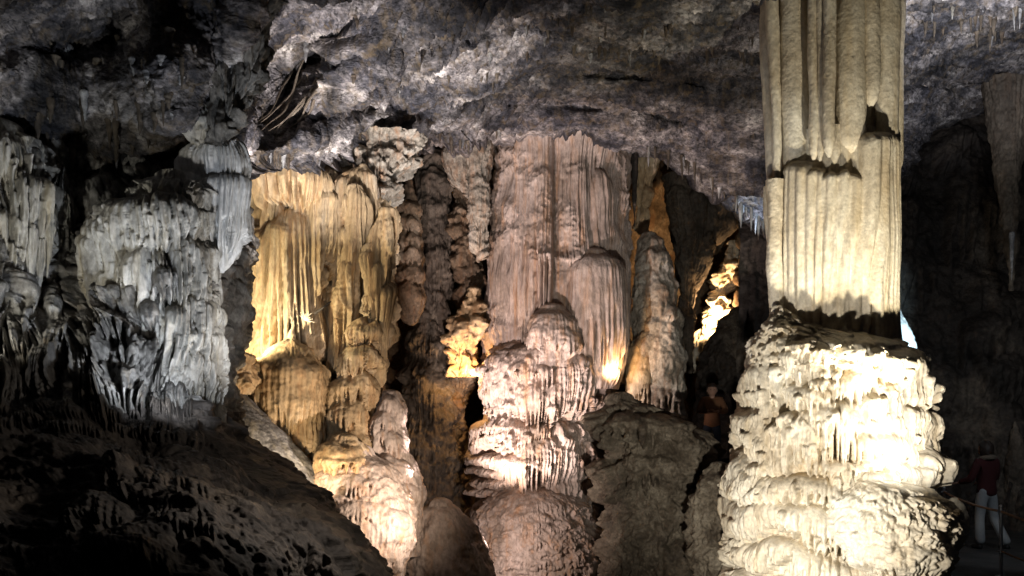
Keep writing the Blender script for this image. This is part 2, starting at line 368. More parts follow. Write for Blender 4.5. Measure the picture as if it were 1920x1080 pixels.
# diagonal wispy ribs in the middle, layers to the right, lumps to the left
ca, sa = math.cos(-.62), math.sin(-.62)
A1 = (PX*ca+PY*sa); B1 = (-PX*sa+PY*ca)
wisp = 1-2*np.abs(pn(A1/95.0+.6*pn(PX/60., PY/60.), B1/13.0, 2.2)); wisp2 = 1-2*np.abs(pn(A1/40.0, B1/6.5, 5.2))
B2 = PY-.07*PX
strata = pn(PX/160.0, B2/11.0+.8*pn(PX/90., PY/50.), 8.1)
D = .22*fbm(P, .55, 3, .5, off=3)*(1-.5*right)+.10*rid(P, 1.6, 4, .6, off=5)*(.5+.6*left)
D += .17*wisp*mid+.06*wisp2*mid+.15*strata*right+.05*(1-2*np.abs(pn(PX/55.0, B2/4.5, 3.3)))*right+.05*(flute(PX, PY, 17, 3)-.6)*left*ss(0, .2, pn(PX/70., PY/55., 6.)+.1)
D += .055*(pop(P, 5.5, 3, 8)-.3)+.030*pop(P, 17, 2, 2)
P = P+N0*D[..., None]
CE_P, CE_X, CE_Y = P, PX, PY
fold = []; last = P[-1]
for i in range(1, 22):
    t = i/21.0; q = last.copy(); q[:, 1] += 2.6*t**.8; q[:, 2] += 1.5*t**1.6-.10*math.sin(t*math.pi); q = q+.08*N0[-1]*pn(us/40.0, t*6)[:, None]; fold.append(q)
P = np.concatenate([P, np.stack(fold)], 0)
struct(grid('cave_ceiling', P, M_CEIL), 'rough grey and lilac cave ceiling of mottled crusted rock')
def ceil_at(px, py):
    j = int(np.clip(np.searchsorted(us, px), 0, len(us)-1)); i = int(np.argmin(np.abs(CE_Y[:, j]-py))); return Vector(CE_P[i, j].tolist())

# ---- left wall running down into the dark slope at the bottom left
rb = boundary([(150,350),(250,365),(290,388),(330,400),(400,406),(450,404),(480,402),(520,398),(600,388),(700,374),(760,362),(790,362),(820,376),(850,410),(880,456),(920,508),(960,548),(1000,578),(1080,640),(1400,800)])
wd_ = tps([(-600,150,6.),(-400,300,6.),(0,200,8.4),(200,220,9.4),(470,200,10.6),
           (0,300,8.4),(150,340,9.0),(200,330,9.3),(215,345,9.9),(300,320,9.3),(400,300,9.6),(470,330,9.7),
           (0,450,8.0),(60,420,8.0),(150,470,8.9),(250,430,8.6),(330,420,8.7),(400,400,9.3),(465,450,9.4),
           (60,600,8.0),(0,620,7.7),(180,650,8.0),(300,560,8.2),(300,640,8.6),(425,600,8.9),(440,500,9.1),
           (0,800,6.4),(200,760,7.4),(300,760,7.9),(400,760,8.6),(260,830,6.9),(350,830,7.2),(450,840,7.8),
           (0,1080,4.3),(300,1080,4.6),(300,950,5.4),(500,1000,5.7),(640,1000,6.8),(700,1080,6.6),(560,880,7.6),(450,920,6.2),(-500,700,4.8),(-500,1300,3),(0,1400,3),(600,1400,3.8),(860,1400,5)])
nv, nu = 560, 520
vs = np.linspace(150, 1330, nv); u = np.linspace(0, 1, nu)
edge = rb(vs)+7*pn(vs/26.0, 1.7)+4*pn(vs/9.0, 3.1)
x0 = -480
PX = x0+(edge[:, None]-x0)*(u[None]**.75); PY = np.broadcast_to(vs[:, None], PX.shape).copy()
Yd = wd_(PX, PY)
for (x, y, rx, ry, a, d) in [(150,520,26,95,.08,1.5),(75,560,16,60,.1,.8),(20,520,16,70,0,.8),
                             (300,870,130,36,.25,.7),(470,900,120,26,.6,.8),(130,330,90,40,.2,.25),(190,380,40,30,0,-.5),(60,330,50,40,0,-.3),(60,760,60,60,0,.4),(240,700,40,60,0,-.3),(260,560,60,100,.1,-.25)]:
    Yd = Yd+d*blob(PX, PY, x, y, rx, ry, a)
Yd = Yd+.45*blob(PX, PY, 290, 540, 160, 220)+.5*blob(PX, PY, 30, 420, 120, 170)
P = unproj(PX, PY, Yd); N0 = to_cam(gnormal(P), P)
low = ss(760, 860, PY); D = np.zeros_like(PX)
LW = [(20,330,40,200,.35),(95,330,34,200,.35),(60,420,35,150,.3,10),(110,430,26,160,.3,10),(10,440,26,130,.25),(180,425,30,60,.3,8),(165,440,22,50,.35,8),(262,650,20,60,.35,12),(300,665,22,70,.35,12)]
LW += rand_lobes(51, 60, 175, 420, 370, 600, (12, 30), (30, 100), (.05, .34))+rand_lobes(52, 60, 190, 440, 560, 760, (9, 22), (30, 90), (.08, .24))+rand_lobes(53, 70, -300, 130, 265, 560, (12, 28), (70, 200), (.08, .30))+rand_lobes(54, 60, -300, 200, 560, 760, (12, 34), (40, 110), (.08, .3))
LW += [(x, 790+.19*(x-220)+random.Random(x).uniform(-6, 6), 16, 26, .12, 4) for x in range(225, 440, 11)]
LW += [(x, 812+.62*(x-440)+random.Random(x).uniform(-8, 6), 15, 34, .13, 3) for x in range(436, 640, 9)]
lobes(D, PX, PX, PY, LW, 8.5, 3, .4)
D2 = np.zeros_like(D); ri = random.Random(77)
def icicles(n, x0, x1, y0, y1, w=(3.5, 8), ln=(30, 110), p=(.05, .15)):
    return [(ri.uniform(x0, x1), ri.uniform(y0, y1), ri.uniform(*w), ri.uniform(*ln), ri.uniform(*p), 4) for _ in range(n)]
lobes(D2, PX, PX, PY, icicles(230, 180, 420, 390, 660)+icicles(110, -60, 125, 300, 560, ln=(60, 160))+icicles(50, 160, 440, 640, 760, ln=(20, 60))+icicles(70, -300, 180, 560, 760, ln=(30, 90))+icicles(40, 150, 330, 290, 400, ln=(15, 40)), 8, 4, .1)
D += D2*1.15
lobes(D, PX, PX, PY, rand_lobes(5, 120, -450, 430, 280, 800, (14, 40), (20, 70), (.05, .2)), 9, 6)
lobes(D, PX, PX, PY, rand_lobes(6, 60, -450, 640, 830, 1250, (24, 80), (30, 110), (.04, .2)), 14, 9)
D += .035*(flute(PX, PY, 8, 2)-.6)*(1-low)*ss(-.1, .2, pn(PX/60., PY/90., 4.))
D += .16*fbm(P, .9, 3, .5, off=9)+.10*rid(P, 2.0, 4, .6, off=2)*(.35+.7*low)+.08*low*fbm(P, 2.2, 4, .6, off=19)+.035*(pop(P, 8, 3, 4)-.2)
ND = N0*.45+np.array([0, -.55, 0]); ND /= np.linalg.norm(ND, axis=-1, keepdims=True)
last0 = P[:, -1]; P = P+ND*D[..., None]
last = P[:, -1]; fo = []
for i in range(1, 61):
    t = i/60.0; b_ = float(ss(0, .3, t)); q = last*(1-b_)+last0*b_; q[:, 1] += 2.2*t; q[:, 0] -= .10*math.sin(t*math.pi/2)*3*t-.12*math.sin(t*math.pi); q[:, 0] += .14*fbm(q, 1.8, 4, .6); fo.append(q)
P = np.concatenate([P, np.stack(fo, 1)], 1)
k = int(np.searchsorted(vs, 770))
struct(grid('cave_wall', P[:k+1], M_WALL), 'left cave wall hung with grey flowstone and small draperies')
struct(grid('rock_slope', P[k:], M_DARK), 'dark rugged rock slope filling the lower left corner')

# ---- walls at the back and on the right, floor
def wall_sheet(name, mat, x0, x1, y0, y1, pts, step=3.2, ampl=(.25, .12, .05), wd=14, seed=0, L=(), fa=.04, label=None):
    nu, nv = int((x1-x0)/step), int((y1-y0)/step)
    PX, PY = np.meshgrid(np.linspace(x0, x1, nu), np.linspace(y0, y1, nv))
    P = unproj(PX, PY, tps(pts)(PX, PY)); N0 = to_cam(gnormal(P), P); D = np.zeros_like(PX)
    if L: lobes(D, PX, PX, PY, L, wd, seed)
    D += fa*(flute(PX, PY, wd, seed)-.6)+ampl[0]*fbm(P, .6, 3, .5, off=seed)+ampl[1]*rid(P, 1.7, 3, .6, off=seed)+ampl[2]*pop(P, 6, 2, seed)
    return struct(grid(name, P+N0*D[..., None], mat), label)
wall_sheet('cave_wall', M_BROWN, 380, 1560, 170, 1150, [(380,170,17),(1560,170,21),(380,1150,16),(1560,1150,18),(900,600,20.5),(1300,500,23),(1300,300,21),(700,600,18)], seed=12,
           L=rand_lobes(3, 110, 400, 1500, 230, 900, (25, 70), (50, 160), (.15, .4)), label='dark back wall of the far chamber behind the columns')
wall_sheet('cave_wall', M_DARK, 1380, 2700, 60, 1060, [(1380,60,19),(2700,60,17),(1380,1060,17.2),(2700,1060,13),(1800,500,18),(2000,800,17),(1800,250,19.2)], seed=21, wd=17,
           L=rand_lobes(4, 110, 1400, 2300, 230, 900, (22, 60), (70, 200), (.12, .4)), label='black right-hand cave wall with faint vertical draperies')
gx, gy = np.meshgrid(np.linspace(-14, 22, 420), np.linspace(1.5, 30, 400))
gz = .05*fbm(np.stack([gx, gy, 0*gx], -1), .5, 4, .5)+1.0*ss(15.6, 17.2, gy)*ss(7.5, 6.2, gx)*ss(2.4, 3.4, gx)
gz -= .9*ss(9.5, 7, gy)+1.9*ss(8.5, 10.5, gy)*ss(3.2, 2.0, gx)
struct(grid('cave_floor', np.stack([gx, gy, gz], -1), M_FLOOR, flip=False), 'dark trodden cave floor')
# side and rear rock shell, outside the picture, so the cave stays closed
def shell(name, pts):
    a, b, c, d = [np.array(p, float) for p in pts]; s, t = np.meshgrid(np.linspace(0, 1, 90), np.linspace(0, 1, 60))
    P = a*(1-s[..., None])*(1-t[..., None])+b*s[..., None]*(1-t[..., None])+c*s[..., None]*t[..., None]+d*(1-s[..., None])*t[..., None]
    N0 = gnormal(P); struct(grid(name, P+N0*(.5*fbm(P, .5, 4, .5))[..., None], M_DARK), 'rough side wall of the cave beyond the view')
shell('cave_wall', [(17,-3,-1.2),(13.5,19,-1.2),(14.5,19,9.5),(17,-3,8)])

# ================================================================ the great pale column on the right
col = thing('limestone_column', at(1560, 1098, 11), 'tall floodlit cream column with bundled pipes above a bulky flowstone base', 'column')
def pipe(px0, px1, y0, y1, w0, w1, Y, seed, taper=True):
    n = 46; path = []; rad = []
    for i in range(n):
        t = i/(n-1); py = y0+(y1-y0)*t; px = px0+(px1-px0)*t+2.0*math.sin(t*5+seed)+1.2*math.sin(t*13+seed*2)
        path.append(at(px, py, Y)); w = w0+(w1-w0)*t
        w *= 1+.05*math.sin(t*9+seed)+.025*math.sin(t*37+seed*3)
        if taper and t > .93: w *= math.sqrt(max(.02, 1-((t-.93)/.07)**2))
        rad.append(w/F*Y)
    V = tube(path, rad, 26, .0, seed)
    Pn = V.reshape(n, 26, 3); c = np.array([tuple(p) for p in path])[:, None]; d = Pn-c; l = np.linalg.norm(d, axis=-1, keepdims=True)+1e-6
    # refine
    from_n = 260; tt = np.linspace(0, n-1, from_n); i0 = np.clip(np.floor(tt).astype(int), 0, n-2); f = (tt-i0)[:, None, None]
    Q = Pn[i0]*(1-f)+Pn[i0+1]*f; k = 60; aa = np.linspace(0, 26, k, endpoint=False); j0 = np.floor(aa).astype(int); g = (aa-j0)[None, :, None]
    Q = Q[:, j0 % 26]*(1-g)+Q[:, (j0+1) % 26]*g; cc = c[i0]*(1-f)+c[i0+1]*f; dd = Q-cc; dd /= np.linalg.norm(dd, axis=-1, keepdims=True)+1e-6
    Q = Q+dd*(.016*fbm(Q, 3.2, 3, .5, (1, 1, .3), seed)+.006*pop(Q, 14, 2, seed))[..., None]
    o = grid('pipe', Q, M_PALE, None, wrap=True); own(o, col); return o
shaft = column('shaft', M_PALE, 11.4, [(-420,1432,1690),(0,1428,1686),(150,1438,1682),(300,1446,1680),(450,1452,1680),(560,1456,1678),(600,1456,1678),(700,1440,1690)], parent=col, st=(1.3, 1.3, .1), wd=17, seed=1,
               flute_amp=.055, rough_amp=.03, pops=.012, depth=.75, step=1.9, top_close=False)
PIPES = [(1452,1456,338,640,15,13,10.9,21),(1674,1672,285,655,15,12,10.9,22),(1441,1452,350,600,9,9,11.0,23),(1424,1449,-420,332,11,10,10.95,1),(1440,1458,-420,322,12,9,10.78,2),(1484,1490,-420,314,26,25,10.55,3),(1519,1524,-420,300,9,9,10.66,4),(1536,1540,-420,302,8,7,10.62,5),(1551,1557,-420,296,12,11,10.52,6),
          (1596,1597,-420,262,29,26,10.48,7),(1640,1634,-420,200,15,14,10.66,8),(1664,1662,-420,258,26,22,10.62,9),(1688,1682,-420,290,11,9,10.9,10)]
for a in PIPES:
    a = list(a)
    if a[7] in (1, 2, 3, 7, 9, 10): a[3] += 34; a[6] += {3: .42, 7: .24, 9: .18}.get(a[7], .16)
    pipe(*a)
collar_L = [(1486,312,26,700,.26,8),(1510,328,16,700,.20,6),(1532,340,15,700,.17,6),(1552,340,14,700,.15,6),(1572,345,14,700,.16,6),(1600,268,24,700,.26,10),(1632,266,22,700,.24,8),(1652,286,10,700,.2,8)]
column('collar', M_PALE, 11.12, [(255,1482,1650),(300,1478,1652),(450,1478,1654),(560,1480,1654),(660,1480,1660)], collar_L, parent=col, st=(1.3, 1.3, .1),  wd=12, seed=4, flute_amp=.05, rough_amp=.02, pops=.012, depth=.85, step=1.7, top_close=False, inset=False)
column('knobby_ledge', M_PALE, 10.75, [(578,1448,1474),(592,1440,1495),(610,1432,1530),(630,1424,1590),(655,1410,1640),(690,1405,1660)], rand_lobes(31, 26, 1405, 1530, 585, 670, (8, 20), (12, 30), (.05, .14)), parent=col, seed=6, flute_amp=.01, rough_amp=.10, pops=.07, depth=1.0, step=1.7)
base_rows = [(628,1480,1640),(640,1440,1668),(655,1405,1695),(680,1394,1718),(720,1390,1728),(760,1386,1732),(800,1382,1738),(850,1374,1742),(890,1366,1742),(915,1360,1740),(940,1362,1742),(1000,1366,1750),(1080,1370,1752),(1180,1340,1770),(1290,1320,1800)]
base_L = [
 (1530,646,110,46,.14,26),(1640,660,62,95,.26,26),(1690,690,46,80,.22,20),(1590,668,50,70,.2),(1480,672,46,60,.18),(1430,684,34,60,.16),(1408,700,24,80,.18),
 (1545,700,44,75,.18),(1470,722,42,60,.22),(1510,748,46,110,.26,16),(1450,785,50,95,.30,26),(1402,760,26,100,.2),(1398,800,22,60,.22),(1600,730,50,130,.24,20),(1650,745,44,110,.26),(1705,768,40,88,.26,14),
 (1590,792,44,80,.34,10),(1560,800,22,60,.3),(1695,842,52,62,.34,14),(1640,850,40,60,.26),(1400,852,30,42,.25),(1420,842,30,40,.2),(1520,848,46,34,.26),
 (1460,884,92,52,.30,14),(1400,900,34,44,.30),(1560,872,60,52,.32,8),(1640,905,66,50,.30,14),(1590,925,60,40,.34,8),
 (1440,930,86,82,.34,10),(1500,950,60,60,.30,10),(1385,950,26,70,.28),(1530,968,60,40,.34,8,-18),(1600,950,70,44,.38,8),
 (1430,1008,74,50,.36,10),(1500,1020,60,60,.34,10,-10),(1400,1062,60,60,.36),(1520,1070,80,80,.4)]
column('flowstone_base', M_PALE, 11.0, base_rows, base_L, parent=col, wd=11, seed=8, warp=30, rnd=rand_lobes(9, 46, 1360, 1760, 650, 1230, (10, 30), (24, 80), (.06, .34)), ici=240, iw=(3, 7), il=(20, 70), ip=(.04, .10), flute_amp=.016, rough_amp=.045, pops=.014, depth=.95, step=1.75)
foot_L = [(1700,1018,90,70,.12,10),(1770,1010,50,70,.10,10),(1640,1010,60,70,.12,10)]+rand_lobes(12, 60, 1570, 1815, 925, 1020, (8, 20), (8, 20), (.03, .09))
column('foot', M_PALE, 9.75, [(898,1600,1650),(905,1586,1700),(918,1575,1745),(938,1560,1776),(965,1556,1796),(1000,1560,1806),(1030,1575,1800),(1052,1590,1780),(1075,1620,1760),(1110,1640,1740)], foot_L, parent=col, wd=10, seed=14, flute_amp=.012, rough_amp=.09, pops=.05, depth=.85, step=1.7)
column('knob', M_PALE, 10.6, [(936,1785,1797),(942,1780,1806),(965,1782,1812),(1000,1776,1816)], parent=col, seed=16, rough_amp=.05, pops=.03)

# ================================================================ the central column
cc = thing('limestone_column', at(1020, 1040, 17), 'broad fluted pinkish column in the middle on tiers of flowstone', 'column')
shr = [(180,850,1320),(215,880,1280),(240,900,1245),(262,916,1215),(285,925,1194),(340,922,1180),(400,916,1182),(480,912,1184),(560,908,1186),(650,905,1186),(720,900,1180)]
shL = [(945,140,24,700,.14,10),(990,140,28,700,.26,14),(1018,150,14,700,.32,8),(1080,150,32,700,.26,10),(1052,150,12,700,.12,10),(1116,340,26,340,.30,30),(1140,330,40,140,.18,20,20),(1110,265,36,90,.2,18,20),(1160,290,40,120,.22,20,20),(1150,420,34,120,.18,16,14)]
shL += rand_lobes(41, 60, 1070, 1200, 245, 470, (10, 26), (16, 44), (.08, .24))
column('shaft', M_PINK, 17.0, shr, shL, parent=cc, st=(1.3, 1.3, .1), wd=9.5, iso=.13, seed=22, flute_amp=.075, rough_amp=.06, pops=.035, depth=.8, step=1.9, top_close=False)
column('dome_drapery', M_PINK, 15.95, [(478,1085,1140),(490,1070,1165),(510,1062,1176),(560,1058,1182),(620,1058,1182),(680,1064,1176),(730,1075,1160)], [(1120,482,64,230,.10,10)], parent=cc, wd=8.5, st=(1.3, 1.3, .1), seed=24, flute_amp=.07, rough_amp=.03, pops=.02, depth=.9, step=1.7)
column('cap_mound', M_PINK, 15.8, [(580,1010,1060),(590,996,1078),(610,986,1090),(650,984,1094),(690,990,1090)], [(1040,588,52,60,.12,14),(1030,606,50,60,.2,16),(1060,620,34,50,.22,10)], parent=cc, wd=7, seed=26, flute_amp=.035, rough_amp=.04, step=1.7)
cb = [(640,950,1090),(650,925,1118),(662,908,1132),(690,898,1142),(720,892,1146),(760,886,1142),(790,880,1128),(830,874,1120),(870,870,1112),(900,868,1108),(940,872,1108),(1000,872,1130),(1060,868,1160),(1150,850,1190),(1250,840,1210)]
cbL = [(1000,654,88,60,.22,14),(940,664,48,150,.24,12),(985,676,40,70,.3,10),(1075,664,50,130,.34,22),(1110,700,34,70,.3,14),(1046,706,52,96,.32,8),(1000,710,42,98,.32,8),(1120,768,34,56,.36,16),(1128,735,22,50,.3,12),(1070,790,40,60,.3,12),
       (940,780,64,64,.34,24),(890,790,26,60,.28),(1020,812,60,90,.36,10),(1070,816,44,100,.38,10),(920,846,70,26,.34,6),(900,868,50,22,.34,6),(930,888,58,22,.38,6),(900,905,44,20,.38,6),(985,842,56,74,.40,14),(1060,880,48,64,.40,12),(1095,890,26,66,.36,10)]
column('flowstone_tiers', M_PINK, 16.6, cb, cbL, parent=cc, wd=7.5, seed=28, rnd=rand_lobes(43, 26, 870, 1140, 660, 920, (10, 26), (16, 50), (.1, .4)), lobscale=1.35, ici=160, iw=(2.5, 5), il=(16, 50), ip=(.05, .12), flute_amp=.02, rough_amp=.06, pops=.03, depth=.9, step=1.7)
column('foot_mound', M_PINK, 16.0, [(905,955,1020),(915,930,1060),(930,900,1094),(960,882,1116),(1000,868,1136),(1050,858,1156),(1120,846,1182),(1200,836,1200)], rand_lobes(45, 70, 930, 1090, 925, 1040, (14, 34), (8, 16), (.03, .09)), parent=cc, wd=6, seed=30, flute_amp=.008, rough_amp=.07, pops=.04, depth=1.0, step=1.7, terr=.035)

# ================================================================ warm curtain massif on the left
mas = thing('flowstone_curtain', at(600, 1090, 12.3), 'massive tan flowstone curtains lit yellow beside the left wall', 'flowstone')
column('curtain', M_WARM, 13.0, [(296,520,585),(305,498,612),(325,478,628),(360,462,636),(420,455,640),(500,444,640),(600,425,642),(680,412,640)],
       [(552,306,86,100,.50,50),(615,360,28,210,.44,20),(452,480,13,200,.42,6),(466,455,12,230,.40,6),(480,470,11,220,.44,6),(436,545,10,130,.4,6),(494,430,12,240,.38,6),(446,520,9,160,.46,5),(560,398,66,330,.30,40),(595,330,46,330,.16,30),(500,380,52,90,.26,30),(490,430,36,90,.2,20),(478,452,44,260,.34,26),(455,500,30,220,.34,14),(510,440,30,260,.34,18),(540,420,36,270,.36,14),(470,350,30,60,.2,10),(470,402,26,60,.3,10)],
       parent=mas, wd=13, st=(1.3, 1.3, .1), seed=50, flute_amp=.34, rough_amp=.06, pops=.015, depth=.6, step=1.8)
column('core', M_WARM, 13.7, [(300,520,640),(330,480,720),(400,450,738),(600,425,736),(700,420,716),(800,500,712),(900,590,712),(1000,610,740)], parent=mas, seed=49, wd=12, flute_amp=.12, rough_amp=.14, depth=.5, rnd=rand_lobes(48, 40, 430, 735, 340, 880, (16, 34), (50, 150), (.1, .3)), inset=False)
ribs = [((312,668,690),(330,636,706),(400,624,716),(480,610,708),(560,600,700),(640,596,680),(690,600,655),13.0,52),((395,705,735),(420,690,743),(460,680,744),(540,680,740),(620,690,728),(720,696,722),(800,700,718),(870,704,716),12.6,54),
        ((350,652,680),(370,648,692),(440,646,690),(520,640,682),(600,628,668),(690,610,640),(700,612,636),12.7,56)]
for r in ribs:
    column('rib', M_WARM, r[-2], list(r[:-2]), rand_lobes(r[-1], 10, 640, 740, 340, 620, (12, 30), (60, 200), (.06, .16)), parent=mas, wd=11, st=(1.3, 1.3, .1), seed=r[-1], flute_amp=.24, rough_amp=.05, pops=.015, depth=.8, step=1.8)
column('stacked_mounds', M_WARM, 12.7, [(520,705,720),(560,692,722),(600,672,722),(640,650,720),(700,628,718),(760,612,716),(820,600,714),(860,598,712),(920,590,720)],
       [(700,540,24,60,.2,10),(690,600,34,56,.28,14),(690,648,42,60,.34,18),(660,650,30,70,.2),(650,706,44,70,.30,16),(690,700,34,80,.24),(660,752,46,60,.36,18),(625,770,34,60,.3,12),(690,770,30,70,.26),(660,800,60,60,.34,14)],
       parent=mas, wd=7, seed=58, flute_amp=.03, rough_amp=.06, pops=.03, step=1.8)
column('orange_fringed_dome', M_WARM, 12.2, [(616,545,552),(640,530,562),(656,505,590),(672,480,604),(700,464,612),(760,458,612),(820,466,606),(880,500,600),(960,560,600)],
       [(545,640,44,60,.14,16),(500,668,40,50,.2,14),(555,664,56,190,.20,16),(590,680,26,180,.22,10),(510,712,50,60,.12,14),(600,700,20,170,.2)], parent=mas, wd=9, seed=60, flute_amp=.03, rough_amp=.05, pops=.02, step=1.8, depth=.9)
column('fringed_mound', M_WARM, 11.6, [(824,622,672),(832,602,682),(850,594,688),(870,590,690),(900,600,686)], [(640,828,46,64,.16,12),(650,846,40,30,.22,8)], parent=mas, wd=6, seed=62, flute_amp=.02, rough_amp=.05, step=1.7)
column('lower_mound', M_PINK, 11.8, [(850,600,700),(870,582,735),(920,575,768),(960,580,784),(1000,590,786),(1040,610,774),(1080,640,758),(1140,660,745)],
       [(650,880,50,50,.12,10),(690,930,50,60,.14,12),(640,960,40,60,.12),(690,960,44,120,.2,10),(740,950,36,110,.2,10),(665,985,36,100,.22,6),(720,1000,40,90,.2,6)]+rand_lobes(63, 50, 600, 770, 880, 1020, (10, 24), (10, 24), (.03, .08)),
       parent=mas, wd=7.5, seed=64, flute_amp=.025, rough_amp=.06, pops=.03, step=1.7)
column('right_mounds', M_PINK, 12.6, [(738,712,745),(750,700,756),(790,690,760),(840,680,774),(880,680,786),(930,690,796),(960,700,796),(1040,720,790)], [(735,742,24,60,.14,14),(730,800,30,50,.2,14),(745,850,30,50,.22,14),(765,900,24,60,.18,12),(725,770,24,50,.2,10)],
       parent=mas, wd=8, seed=66, flute_amp=.012, rough_amp=.06, pops=.02, step=1.8)
column('smooth_slope', M_GREY, 11.6, [(700,398,425),(730,395,450),(780,398,500),(840,410,560),(900,430,610),(960,470,640),(1040,520,690),(1120,560,720)], parent=mas, wd=20, seed=68, flute_amp=.008, rough_amp=.04, pops=.012, step=2.2)
column('yellow_knobs', M_WARM, 11.7, [(655,425,450),(665,412,480),(700,410,486),(740,418,470)], rand_lobes(69, 22, 412, 486, 650, 720, (9, 18), (12, 26), (.06, .14)), parent=mas, seed=70, rough_amp=.09, pops=.05, step=1.8)
# the little crystal tuft halfway up the curtain
for k in range(9):
    a = -2.4+k*.33; L_ = .09+.05*((k*7) % 3)/2; p0 = at(572, 600, 12.1)
    tube_obj('crystal_twig', [p0, p0+Vector((math.cos(a)*L_*.5, -.02, -math.sin(a)*L_*.6)), p0+Vector((math.cos(a)*L_, -.03, -math.sin(a)*L_))], [.012, .009, .003], M_PALE, mas, sides=7)
tube_obj('dark_twig', [at(590,588,12.0), at(604,578,11.95), at(612,572,11.95), at(621,565,12.0)], [.02, .018, .016, .008], M_DARK, mas, sides=8)

# ================================================================ other formations behind and between
def form(name, label, cat, mat, Y, rows, L=(), group=None, **k):
    o = column(name, mat, Y, rows, L, None, **k); return tag(o, label, cat, group)
form('hanging_rock', 'mottled rock boss hanging from the ceiling above the tan curtains', 'rock', M_STAL, 13.6, [(255,590,800),(300,618,790),(340,640,770),(380,672,752),(410,690,735),(436,702,716)], rand_lobes(71, 50, 600, 790, 270, 420, (14, 40), (16, 44), (.1, .3)), seed=72, rough_amp=.22, pops=.08, flute_amp=.0, depth=.6, top_close=False)
form('layered_column', 'narrow banded brown column of stacked rims behind the ribs', 'column', M_BROWN, 15.6, [(340,760,775),(372,754,784),(400,746,790),(470,744,794),(560,742,798),(590,752,786),(610,765,772)], [(768,380+i*30, 28, 32, .16, 8) for i in range(5)]+[(770,530,28,80,.14,6)], seed=74, wd=7, flute_amp=.03)
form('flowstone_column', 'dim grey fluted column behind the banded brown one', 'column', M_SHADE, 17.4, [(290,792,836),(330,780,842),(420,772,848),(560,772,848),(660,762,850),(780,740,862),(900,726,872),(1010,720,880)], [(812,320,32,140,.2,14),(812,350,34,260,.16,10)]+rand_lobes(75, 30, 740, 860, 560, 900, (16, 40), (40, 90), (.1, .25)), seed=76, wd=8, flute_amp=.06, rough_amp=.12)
form('hanging_flowstone', 'orange and cream drapery hanging left of the central column top', 'drapery', M_STAL, 16.0, [(238,836,932),(290,832,926),(340,838,920),(356,860,918),(400,880,916),(440,884,914),(470,888,908),(492,893,903)], [(880,255,48,120,.2,10),(850,270,26,110,.2,10),(898,330,22,160,.24,10)], seed=78, wd=8, flute_amp=.05, rough_amp=.07, pops=.04, depth=.7, top_close=False)
form('flowstone_column', 'reddish lumpy rock column left of the central shaft', 'column', M_BROWN, 17.4, [(345,842,884),(400,838,896),(470,842,904),(500,850,912),(560,856,916),(620,846,912),(700,840,900),(760,838,880),(820,842,872),(1000,848,868)], rand_lobes(79, 40, 836, 912, 360, 700, (10, 26), (20, 60), (.08, .25)), seed=80, wd=8, rough_amp=.14, pops=.06)
form('lit_rock', 'glowing orange rock lit by a lamp at its foot left of the central column', 'rock', M_WARM, 16.8, [(545,868,902),(580,856,908),(620,842,906),(660,834,898),(690,836,890),(708,842,880)], rand_lobes(81, 40, 832, 905, 560, 700, (6, 16), (20, 60), (.08, .25)), seed=82, wd=7, rough_amp=.15, pops=.05, ici=30, top_close=True)
form('hanging_flowstone', 'pale jagged drapery hanging right of the central column top', 'drapery', M_WARM, 17.3, [(250,1176,1240),(300,1180,1236),(340,1186,1228),(400,1190,1214),(440,1194,1206)], rand_lobes(83, 20, 1180, 1236, 260, 400, (8, 20), (30, 80), (.08, .2)), seed=84, wd=6, flute_amp=.05, rough_amp=.08, depth=.7, top_close=False)
form('dark_stalactite', 'long dark brown stalactite beside the central shaft', 'stalactite', M_DARK, 16.7, [(255,1180,1200),(320,1183,1196),(400,1187,1192),(425,1189,1191)], seed=85, wd=6, rough_amp=.02, pops=.01, top_close=False)
form('stalagmite', 'tall mottled grey rounded stalagmite right of the central column', 'stalagmite', M_STAL, 16.6, [(441,1205,1232),(450,1196,1245),(480,1190,1258),(540,1186,1270),(600,1184,1278),(660,1182,1284),(700,1188,1286),(760,1200,1282),(800,1190,1290)],
     [(1225,620,50,100,.14,24),(1250,650,34,90,.14,10),(1235,700,46,90,.12,8)]+rand_lobes(87, 26, 1190, 1280, 470, 700, (12, 30), (20, 50), (.04, .12)), seed=88, wd=11, flute_amp=.012, rough_amp=.07, pops=.02)
form('stalagmite', 'small pale conical stalagmite with a dripping skirt before the tall grey one', 'stalagmite', M_WARM, 16.4, [(622,1196,1200),(640,1186,1208),(660,1176,1218),(690,1170,1222),(720,1172,1220),(760,1180,1215),(790,1176,1220)], [(1197,640,32,110,.08,12),(1197,690,30,80,.12,6)], seed=90, wd=8, flute_amp=.03, rough_amp=.04)
form('lit_rock', 'bright orange knobbly rock glowing in the narrow cleft at right', 'rock', M_PALE, 20.6, [(455,1366,1388),(500,1350,1386),(540,1336,1380),(580,1318,1364),(620,1304,1342),(670,1297,1320),(700,1298,1310)], rand_lobes(91, 60, 1300, 1388, 470, 670, (7, 18), (12, 34), (.1, .3)), seed=92, wd=8, rough_amp=.2, pops=.1)
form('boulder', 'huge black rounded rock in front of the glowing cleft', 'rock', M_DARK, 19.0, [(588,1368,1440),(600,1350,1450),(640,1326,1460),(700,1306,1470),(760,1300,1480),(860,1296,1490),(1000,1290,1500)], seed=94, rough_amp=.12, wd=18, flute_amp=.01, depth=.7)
form('layered_column', 'brown column of sagging layers right of the glowing cleft', 'column', M_BROWN, 19.6, [(395,1392,1430),(420,1380,1445),(470,1388,1455),(530,1382,1462),(600,1380,1470),(680,1375,1480)], [(1420,430+i*34, 46, 40, .22, 12) for i in range(6)], seed=96, wd=9, flute_amp=.04, rough_amp=.1, top_close=False)
